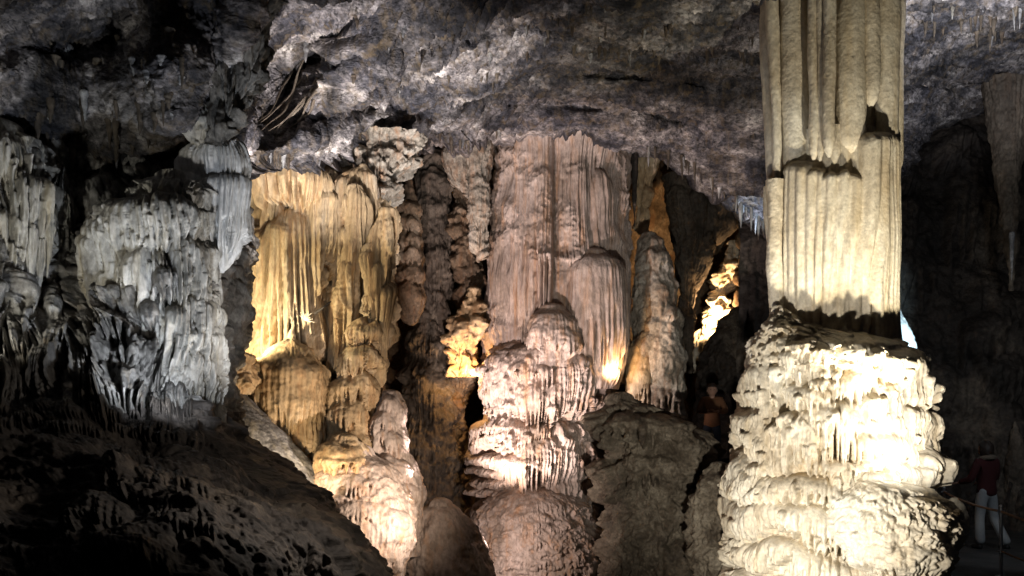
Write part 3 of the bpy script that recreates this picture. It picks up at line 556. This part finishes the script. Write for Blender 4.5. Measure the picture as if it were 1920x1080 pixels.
form('hanging_flowstone', 'dark brown curtain with long points hanging left of the glowing cleft', 'drapery', M_SHADE, 20.0, [(330,1240,1400),(420,1256,1385),(470,1262,1345),(530,1270,1316),(600,1278,1300),(700,1284,1294)], rand_lobes(97, 30, 1250, 1390, 340, 600, (10, 26), (60, 160), (.1, .25)), seed=98, wd=9, flute_amp=.05, rough_amp=.08, depth=.6, top_close=False)
form('boulder', 'big dark weathered rock mass between the central column and the pale column', 'rock', M_MOTTLE, 14.6, [(748,1136,1190),(762,1118,1245),(785,1108,1300),(818,1104,1340),(900,1112,1346),(980,1120,1352),(1080,1120,1366),(1250,1110,1380)],
     [(1140,772,60,60,.5,14),(1230,775,80,70,.55,14),(1300,800,50,80,.5,12),(1180,850,60,80,.35),(1120,860,30,90,.4),(1250,840,60,90,.35),(1320,880,40,150,.45,10),(1300,1000,70,160,.5,20),(1130,1000,40,100,.2)],
     seed=100, wd=19, flute_amp=.0, rough_amp=.22, pops=.04, depth=.7)
form('boulder', 'rounded weathered rock at the foot of the pale column', 'rock', M_MOTTLE, 12.8, [(872,1332,1360),(890,1310,1380),(930,1292,1395),(1000,1288,1400),(1100,1296,1410),(1200,1290,1420)], seed=102, wd=15, flute_amp=.02, rough_amp=.14, pops=.06)
form('boulder', 'smooth dim boulder low between massif and central column', 'rock', M_PINK, 13.4, [(945,800,850),(955,780,872),(985,764,895),(1030,752,915),(1090,742,930),(1200,730,950)], seed=104, wd=22, flute_amp=.008, rough_amp=.09, pops=.02)
form('flowstone_nook', 'smooth blue-white rock glowing behind the pale column', 'rock', M_WHITE, 15.4, [(570,1650,1680),(585,1646,1692),(620,1642,1706),(650,1640,1714),(672,1646,1708),(690,1655,1690)], seed=106, rough_amp=.05, flute_amp=.01)
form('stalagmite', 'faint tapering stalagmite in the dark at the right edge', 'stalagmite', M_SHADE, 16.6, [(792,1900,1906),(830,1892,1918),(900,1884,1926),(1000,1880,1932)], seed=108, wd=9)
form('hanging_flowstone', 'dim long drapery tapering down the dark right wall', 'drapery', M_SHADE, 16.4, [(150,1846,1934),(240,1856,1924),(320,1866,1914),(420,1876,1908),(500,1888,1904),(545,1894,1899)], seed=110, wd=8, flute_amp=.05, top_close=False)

def bodyform(*a, **k): return form(*a, **k)
V2 = (1.3, 1.3, .3)
form('flowstone_cascade', 'blue-white flowstone cascade with long drips on the left wall', 'flowstone', M_DRIP, 8.62, [(330,290,350),(346,262,380),(366,236,400),(400,206,398),(450,184,398),(520,182,406),(600,190,412),(650,205,416),(700,250,416),(750,330,412),(800,378,408)],
     [(250,380,60,150,.25,20),(330,372,56,120,.25,20),(370,450,40,150,.25,16),(220,440,36,180,.28,14),(290,470,50,150,.3,12),(385,560,32,130,.25,14),(330,580,46,120,.28,12),(250,560,40,90,.25),(390,660,26,110,.22,10),(350,690,30,70,.2)],
     seed=140, wd=9, st=V2, flute_amp=.06, rough_amp=.13, pops=.05, depth=.45, step=1.6, ici=620, iw=(2.2, 5), il=(40, 130), ip=(.03, .09), rnd=rand_lobes(141, 26, 180, 412, 380, 760, (10, 26), (30, 90), (.08, .28)))
form('flowstone_cascade', 'yellowish long-pointed flowstone curtains at the left edge of the view', 'flowstone', M_DRIP, 8.45, [(248,-90,40),(262,-110,70),(300,-120,92),(380,-130,106),(450,-130,100),(500,-120,70),(540,-110,40)],
     [(10,262,60,180,.2,20),(70,330,34,170,.25,16),(30,400,34,170,.3,14),(85,420,20,150,.2,10),(-30,300,50,220,.2)], seed=144, wd=9, st=V2, flute_amp=.08, rough_amp=.08, pops=.03, depth=.4, step=1.6, ici=160, il=(60, 170), ip=(.06, .16))
for k, (px, y0, y1, w, Y) in enumerate([(4,500,600,8,8.2),(20,440,610,11,8.3),(44,470,640,10,8.35),(60,430,570,9,8.2),(78,450,575,8,8.25),(94,400,520,8,8.3)]):
    form('drapery_point', nth(k+1)+' from left of the long pointed drips below the curtains at the left edge', 'stalactite', M_DRIP, Y, [(y0,px-w*.8,px+w*.8),((y0*2+y1)/3,px-w,px+w*.9),((y0+2*y1)/3,px-w*.5-3,px+w*.6-3),(y1,px-7,px-4)], seed=150+k, group='pointed drips at the left edge', wd=8, rough_amp=.03, pops=.015, flute_amp=.03, st=V2, step=1.6)
form('hanging_drapery', 'dark-sided rock pendant with tan folds hanging from the upper-left ceiling', 'drapery', M_WALL, 8.7, [(-90,380,540),(0,384,520),(60,386,500),(120,392,486),(170,392,470),(215,398,446),(250,402,428),(272,408,416)],
     [(470,0,20,190,.2,10),(430,60,20,150,.2,10),(480,20,22,180,.12,10),(462,60,16,190,.12,10),(495,0,16,150,.12)], seed=146, wd=13, st=(1.3, 1.3, .4), flute_amp=.09, rough_amp=.16, pops=.06, depth=.7, top_close=False, ici=60, il=(40, 140))
form('calcite_boss', 'bright white crusted boss on the ceiling left of the dark-sided pendant', 'rock', M_DRIP, 8.8, [(184,346,392),(198,326,400),(225,316,402),(248,334,396),(268,356,388),(286,366,380)], seed=147, wd=7, rough_amp=.05, pops=.05, flute_amp=.0, depth=.5)
# fluted white curtain and others hanging off the left wall
dr = form('hanging_drapery', 'pale grey fluted curtain with staggered lower edge under the ceiling lip', 'drapery', M_WHITE, 8.85, [(258,395,440),(268,362,462),(284,340,471),(300,330,474),(340,328,473),(400,336,468),(440,350,462),(470,376,452),(495,398,436),(512,404,420)], [(360,330,38,110,.10,12),(400,330,40,160,.12,12),(440,325,36,150,.12,12)], seed=112, wd=9.5, st=(1.3, 1.3, .1), flute_amp=.13, rough_amp=.05, pops=.02, depth=.35, step=1.6)

# ---- ribbon draperies running down the ceiling hollow
rn = random.Random(4)
for k in range(9):
    t0 = k/8.0; a = (606+46*t0+rn.uniform(-6, 6), 96+30*t0+rn.uniform(-12, 12)); b = (470+84*t0+rn.uniform(-5, 5), 250-14*t0+rn.uniform(-14, 10)); n = 26
    A, B = ceil_at(*a), ceil_at(*b); mpx, mpy = (a[0]+b[0])/2+16, (a[1]+b[1])/2+10; M = at(mpx, mpy, min(ceil_at(mpx, mpy).y, (A.y+B.y)/2+.3)-.15); pth = []
    for i in range(n):
        t = i/(n-1); q = A*(1-t)**2+M*2*t*(1-t)+B*t*t; pth.append(q+Vector((.02*math.sin(t*9+k), -.05, .02*math.sin(t*14+k*2))))
    w = rn.uniform(.012, .024)
    V = tube(pth, [w*(.3+.7*math.sin(math.pi*min(1, (i+1)/n*1.05)))*(1+.2*math.sin(i*1.3+k)) for i in range(n)], 10, .1, k, 1.0)
    tag(grid('drapery_ribbon', V, M_RIB, None, wrap=True), nth(k+1)+' from left of the brown ribbon draperies curving down the ceiling hollow', 'drapery', 'brown ribbon draperies on the ceiling')
# ---- small stalactites along the ceiling
def stal_mesh(seed):
    n, s = 14, 9; V = []; r = random.Random(seed)
    for i in range(n):
        t = i/(n-1); rr = (1-t)**.75*(.16+.03*r.uniform(-1, 1))+.012
        for k in range(s): V.append((math.cos(k*2*math.pi/s)*rr+.03*math.sin(t*4+seed), math.sin(k*2*math.pi/s)*rr, .15-t))
    idx = np.arange(n*s).reshape(n, s); a = np.concatenate([idx, idx[:, :1]], 1)
    q = np.stack([a[:-1, :-1], a[1:, :-1], a[1:, 1:], a[:-1, 1:]], -1).reshape(-1, 4)
    me = raw_mesh('stalactite', np.array(V), q); me.materials.append(M_GREY if seed % 2 else M_SHADE); return me
SM = [stal_mesh(i) for i in range(4)]
SM[3].materials.clear(); SM[3].materials.append(M_SHADE)
def stal(p, ln, wd, label, group, k):
    o = bpy.data.objects.new('stalactite', SM[k % 4]); C.objects.link(o); o.location = p+Vector((0, 0, .03)); o.scale = (wd, wd, ln); o.rotation_euler = (0, 0, k)
    tag(o, label, 'stalactite', group)
rs = random.Random(8)
for (x0, x1, f, n, l0, l1, lab, grp) in [
    (330, 620, lambda x: ceil_edge(x)-4, 46, .06, .22, 'tiny stalactites fringing the pale ceiling lip', 'fringe of tiny stalactites on the ceiling lip'),
    (620, 940, lambda x: ceil_edge(x)-6, 22, .08, .30, 'small stalactites under the ceiling edge by the central column', 'small stalactites under the middle ceiling edge'),
    (1190, 1440, lambda x: ceil_edge(x)-6, 30, .15, .55, 'thin stalactites edging the ceiling over the black chamber', 'thin stalactites above the black chamber'),
    (970, 1410, lambda x: rs.uniform(5, 110), 60, .08, .26, 'short stalactites high on the middle grey ceiling', 'short stalactites on the middle ceiling'),
    (1710, 1920, lambda x: rs.uniform(-10, 60), 26, .12, .45, 'soda straws on the ceiling right of the pale column', 'soda straws on the right ceiling'),
    (40, 340, lambda x: rs.uniform(60, 290), 46, .08, .34, 'small stalactites on the dark left ceiling', 'small stalactites on the left ceiling'),
    (580, 960, lambda x: rs.uniform(10, 225), 44, .06, .20, 'small scattered stalactites on the lilac ceiling', 'small stalactites on the lilac ceiling')]:
    for k, x in enumerate(sorted(rs.uniform(x0, x1) for _ in range(n))):
        stal(ceil_at(x, f(x)), rs.uniform(l0, l1), rs.uniform(.12, .3), nth(k+1)+' from left of the '+lab, grp, k)
stal(ceil_at(108, 128), .30, .5, 'pair-forming pale stalactite, left one of two under the dark upper-left ceiling', 0 or None, 1)
stal(ceil_at(127, 124), .20, .5, 'short blunt pale stalactite right beside a longer one on the upper-left ceiling', None, 3)
stal(ceil_at(566, 68), .34, .32, 'single curved pale stalactite hanging in the dark ceiling hollow', None, 1)
stal(ceil_at(332, 262), .42, .4, 'slim tan stalactite hanging left of the pale fluted curtain', None, 2)
stal(at(1897, 452, 16.0), .85, .28, 'long thin white stalactite on the dark wall at the right edge', None, 1)

# ================================================================ people, rope barrier
def body(name, joints, edges, mat, root=None, lvl=2):
    keys = list(joints); me = bpy.data.meshes.new(name); me.from_pydata([joints[k][0] for k in keys], [(keys.index(a), keys.index(b)) for a, b in edges], [])
    o = bpy.data.objects.new(name, me); C.objects.link(o)
    m = o.modifiers.new('s', 'SKIN'); sk = me.skin_vertices[0].data
    for i, k in enumerate(keys):
        r = joints[k][1]; sk[i].radius = r if isinstance(r, tuple) else (r, r)
    sk[0].use_root = True
    sd = o.modifiers.new('d', 'SUBSURF'); sd.levels = lvl; sd.render_levels = lvl
    bpy.context.view_layer.update(); dg = bpy.context.evaluated_depsgraph_get()
    m2 = bpy.data.meshes.new_from_object(o.evaluated_get(dg)); bpy.data.objects.remove(o)
    for p in m2.polygons: p.use_smooth = True
    ob = link(name, m2, mat, root); return ob
def ico(name, c, r, mat, parent, sc=(1, 1, 1), seg=20, nz=0, fn=None):
    th, ph = np.meshgrid(np.linspace(0, 2*np.pi, seg, endpoint=False), np.linspace(.02, np.pi-.02, seg))
    P = np.stack([np.sin(ph)*np.cos(th)*sc[0], np.sin(ph)*np.sin(th)*sc[1], np.cos(ph)*sc[2]], -1)*r
    if fn is not None: P = fn(P)
    P = P+np.array(c)
    if nz: P = P+(P-np.array(c))*(nz*pn(P[..., 0]*30, P[..., 1]*30, P[..., 2]*30))[..., None]
    o = grid(name, P, mat, parent, wrap=True); return o
SKIN = plain('skin', (.42, .25, .18)); HAIR = plain('dark_hair', (.03, .02, .015), .6); RED = plain('dark_red_cloth', (.055, .008, .010), .85); PANTS = plain('pale_grey_cloth', (.42, .45, .47), .85)
FUR = plain('fur', (.20, .16, .12), .95); OCHRE = plain('ochre_cloth', (.16, .07, .03), .85); NAVY = plain('navy_cloth', (.02, .025, .04), .85); SHOE = plain('shoe', (.03, .03, .03), .5)
STEEL = plain('galvanised_steel', (.45, .47, .5), .35, .8); ROPE = plain('brown_rope', (.30, .18, .11), .9)

def hand(root, wrist, dirv, side, mat):
    """palm with four curled fingers and a thumb, grown as one skinned mesh"""
    d = Vector(dirv).normalized(); up = Vector((0, 0, 1)); s = d.cross(up).normalized()*side; n = s.cross(d).normalized(); w = Vector(wrist)
    J = {'w': (tuple(w), (.026, .018)), 'p': (tuple(w+d*.05), (.036, .016)), 'q': (tuple(w+d*.085), (.036, .014))}; E = [('w', 'p'), ('p', 'q')]
    for i, (off, ln) in enumerate([(-.03, .066), (-.01, .078), (.01, .073), (.03, .058)]):
        a = w+d*.09+s*off; b = a+d*ln*.5-n*.012; c = b+d*ln*.32-n*.026
        J['a%d' % i] = (tuple(a), .0095); J['b%d' % i] = (tuple(b), .0085); J['c%d' % i] = (tuple(c), .007); E += [('q', 'a%d' % i), ('a%d' % i, 'b%d' % i), ('b%d' % i, 'c%d' % i)]
    t0 = w+d*.03-s*.035; t1 = t0+d*.035-s*.018-n*.008; t2 = t1+d*.03-n*.01
    J['t0'] = (tuple(t0), .012); J['t1'] = (tuple(t1), .010); J['t2'] = (tuple(t2), .008); E += [('p', 't0'), ('t0', 't1'), ('t1', 't2')]
    return body('hand', J, E, mat, root, 1)
def face_fn(P):
    # +y is the way the face looks; narrower jaw, nose, brow
    z = P[..., 2]/.115; P = P.copy(); jaw = 1-.28*np.clip(-z, 0, 1)**1.5; P[..., 0] *= jaw
    fr = np.exp(-(P[..., 0]/.016)**2)*(P[..., 1] > 0); P[..., 1] += .022*fr*np.exp(-((P[..., 2]+.015)/.022)**2)
    for sx in (-1, 1): P[..., 1] -= .010*np.exp(-(((P[..., 0]-sx*.032)/.016)**2+((P[..., 2]-.012)/.012)**2))*(P[..., 1] > 0)
    P[..., 1] += .006*np.exp(-((P[..., 0]/.024)**2+((P[..., 2]+.052)/.008)**2))*(P[..., 1] > 0)
    return P

def person(loc, yaw, label, pose, top, bottom, hairlong=True, fur=False):
    root = thing('person', (0, 0, 0), label, 'person')
    J, E = pose
    bod = body('body', J, E, SKIN, root)
    hd = J['head'][0]
    ico('head', hd, .115, SKIN, root, (.80, .92, 1.05), 34, fn=face_fn)
    for sx in (-1, 1): ico('ear', (hd[0]+sx*.093, hd[1]-.005, hd[2]-.005), .03, SKIN, root, (.35, .7, 1), 12)
    for sx in (-1, 1): ico('eye', (hd[0]+sx*.034, hd[1]+.092, hd[2]+.012), .010, HAIR, root, (1, .6, .8), 10)
    def hf(P):
        P = P.copy(); f = ss(.0, .09, P[..., 1])*(P[..., 2] < .045); P[..., 1] = P[..., 1]*(1-.75*f)
        if hairlong: P[..., 2] = np.where(P[..., 2] < 0, P[..., 2]*1.35, P[..., 2])
        return P
    ico('hair', (hd[0], hd[1]-.018, hd[2]+.018), .128, HAIR, root, (.86, .92, 1.0), 36, .10, hf)
    # clothes grown over the same skeleton, slightly larger
    g = lambda k, r: (J[k][0], r)
    cl = {'hem': ((0, 0, .80), (.185, .135)), 'waist': g('hips', (.175, .125)), 'belly': g('belly', (.15, .11)), 'chest': g('chest', (.185, .13)), 'neck': (tuple(Vector(J['neck'][0])+Vector((0, -.005, .015))), .085)}
    ed = [('hem', 'waist'), ('waist', 'belly'), ('belly', 'chest'), ('chest', 'neck')]
    for s in 'LR':
        cl['sh'+s] = g('sh'+s, .075); cl['el'+s] = g('el'+s, .058)
        wr = Vector(J['wr'+s][0]); e = Vector(J['el'+s][0]); cl['wr'+s] = (tuple(wr+(e-wr)*.08), .042)
        ed += [('chest', 'sh'+s), ('sh'+s, 'el'+s), ('el'+s, 'wr'+s)]
    body('jacket', cl, ed, top, root)
    tr = {'hips': (tuple(Vector(J['hips'][0])), (.15, .11)), 'top': ((0, 0, 1.0), (.14, .10))}; ed = [('hips', 'top')]
    for s in 'LR':
        tr['hp'+s] = g('hp'+s, .098); tr['kn'+s] = g('kn'+s, .072)
        an = Vector(J['an'+s][0]); tr['an'+s] = (tuple(an+Vector((0, 0, -.02))), .075); ed += [('hips', 'hp'+s), ('hp'+s, 'kn'+s), ('kn'+s, 'an'+s)]
    body('trousers', tr, ed, bottom, root)
    for s in 'LR':
        an = J['an'+s][0]
        body('shoe', {'a': ((an[0], an[1]-.03, .045), .045), 'b': ((an[0], an[1]+.08, .04), .042), 'c': ((an[0], an[1]+.17, .032), .032)}, [('a', 'b'), ('b', 'c')], SHOE, root)
        el = Vector(J['el'+s][0]); wr = Vector(J['wr'+s][0]); hand(root, wr, wr-el, 1 if s == 'L' else -1, SKIN)
    if fur:
        V = []
        for i in range(26):
            a = 2*math.pi*i/26; V.append(Vector((hd[0]+.105*math.cos(a), hd[1]-.02+.10*math.sin(a), hd[2]-.135-.03*math.sin(a))))
        V.append(V[0]); t = tube(V, [.035]*27, 12, .18, 3)
        grid('fur_collar', t, FUR, root, wrap=True)
    root.location = loc; root.rotation_euler = (0, 0, yaw); return root
def pose(arms, stride):
    J = {'hips': ((0, 0, .92), (.10, .07)), 'belly': ((0, .01, 1.08), (.09, .06)), 'chest': ((0, 0, 1.27), (.10, .065)), 'neck': ((0, .01, 1.42), .05), 'head': ((0, .03, 1.535), .07),
         'shL': ((.17, 0, 1.35), .055), 'shR': ((-.17, 0, 1.35), .055)}
    E = [('hips', 'belly'), ('belly', 'chest'), ('chest', 'neck'), ('neck', 'head'), ('chest', 'shL'), ('chest', 'shR')]
    for s, x in (('L', 1), ('R', -1)):
        el, wr = arms[s]; J['el'+s] = (el, .042); J['wr'+s] = (wr, .028); E += [('sh'+s, 'el'+s), ('el'+s, 'wr'+s)]
        kn, an = stride[s]; J['hp'+s] = ((x*.09, 0, .86), .085); J['kn'+s] = (kn, .058); J['an'+s] = (an, .04); E += [('hips', 'hp'+s), ('hp'+s, 'kn'+s), ('kn'+s, 'an'+s)]
    return J, E
# right: seen from behind, head turned a little, legs apart, walking away to the left
p1 = pose({'L': ((.25, .06, 1.10), (.20, .27, 1.04)), 'R': ((-.27, .04, 1.08), (-.30, .26, 1.02))}, {'L': ((.17, .03, .48), (.25, -.16, .09)), 'R': ((-.09, .05, .48), (-.10, .02, .09))})
person((at(1850, 780, 14).x, 14.0, 0), math.radians(18), 'person in dark red fur-collared jacket and pale trousers standing beside the rope', p1, RED, PANTS, True, True)
p2 = pose({'L': ((.27, .08, 1.12), (.07, .28, 1.14)), 'R': ((-.27, .08, 1.12), (-.07, .28, 1.13))}, {'L': ((.10, .02, .48), (.11, 0, .09)), 'R': ((-.10, .02, .48), (-.11, 0, .09))})
person((at(1335, 780, 17.6).x, 17.6, 1.02), math.radians(172), 'person in ochre jacket standing in the dark behind the weathered rock', p2, OCHRE, NAVY, False)

def post(px, Y, label):
    x = at(px, 780, Y).x; r = thing('barrier_post', (x, Y, 0), label, 'post', 'rope barrier posts')
    tube_obj('tube', [(x, Y, .0), (x, Y, .45), (x, Y, .90)], [.021]*3, STEEL, r, sides=16)
    o = ico('cap', (x, Y, .905), .028, STEEL, None, (1, 1, .8), 12); own(o, r)
    for z in (.84, .33):
        tube_obj('eyelet', [(x-.045, Y, z), (x-.02, Y, z), (x+.02, Y, z), (x+.045, Y, z)], [.012, .016, .016, .012], STEEL, r, sides=8)
    tube_obj('base', [(x, Y, -.02), (x, Y, .012), (x, Y, .02)], [.07, .07, .03], STEEL, r, sides=20)
post(1877, 11.6, 'steel rope post standing in front of the person in red')
post(2075, 9.4, 'steel rope post at the near end of the rope beyond the frame')
post(1770, 14.6, 'steel rope post half hidden behind the pale column foot')
def rope(a, b, z, sag, label, r=.016):
    A, B = Vector((at(a[0], 780, a[1]).x, a[1], z)), Vector((at(b[0], 780, b[1]).x, b[1], z)); n = 24
    pth = [A.lerp(B, i/(n-1))-Vector((0, 0, sag*4*(i/(n-1))*(1-i/(n-1)))) for i in range(n)]
    o = grid('rope', tube(pth, [r]*n, 10), ROPE, None, wrap=True); tag(o, label, 'rope')
rope((1770, 14.6), (1877, 11.6), .84, .04, 'upper brown rope between the column foot and the steel post')
rope((1877, 11.6), (2075, 9.4), .84, .06, 'upper brown rope running right from the steel post')
rope((1877, 11.6), (2075, 9.4), .33, .04, 'lower rope running right from the steel post near the floor', .012)
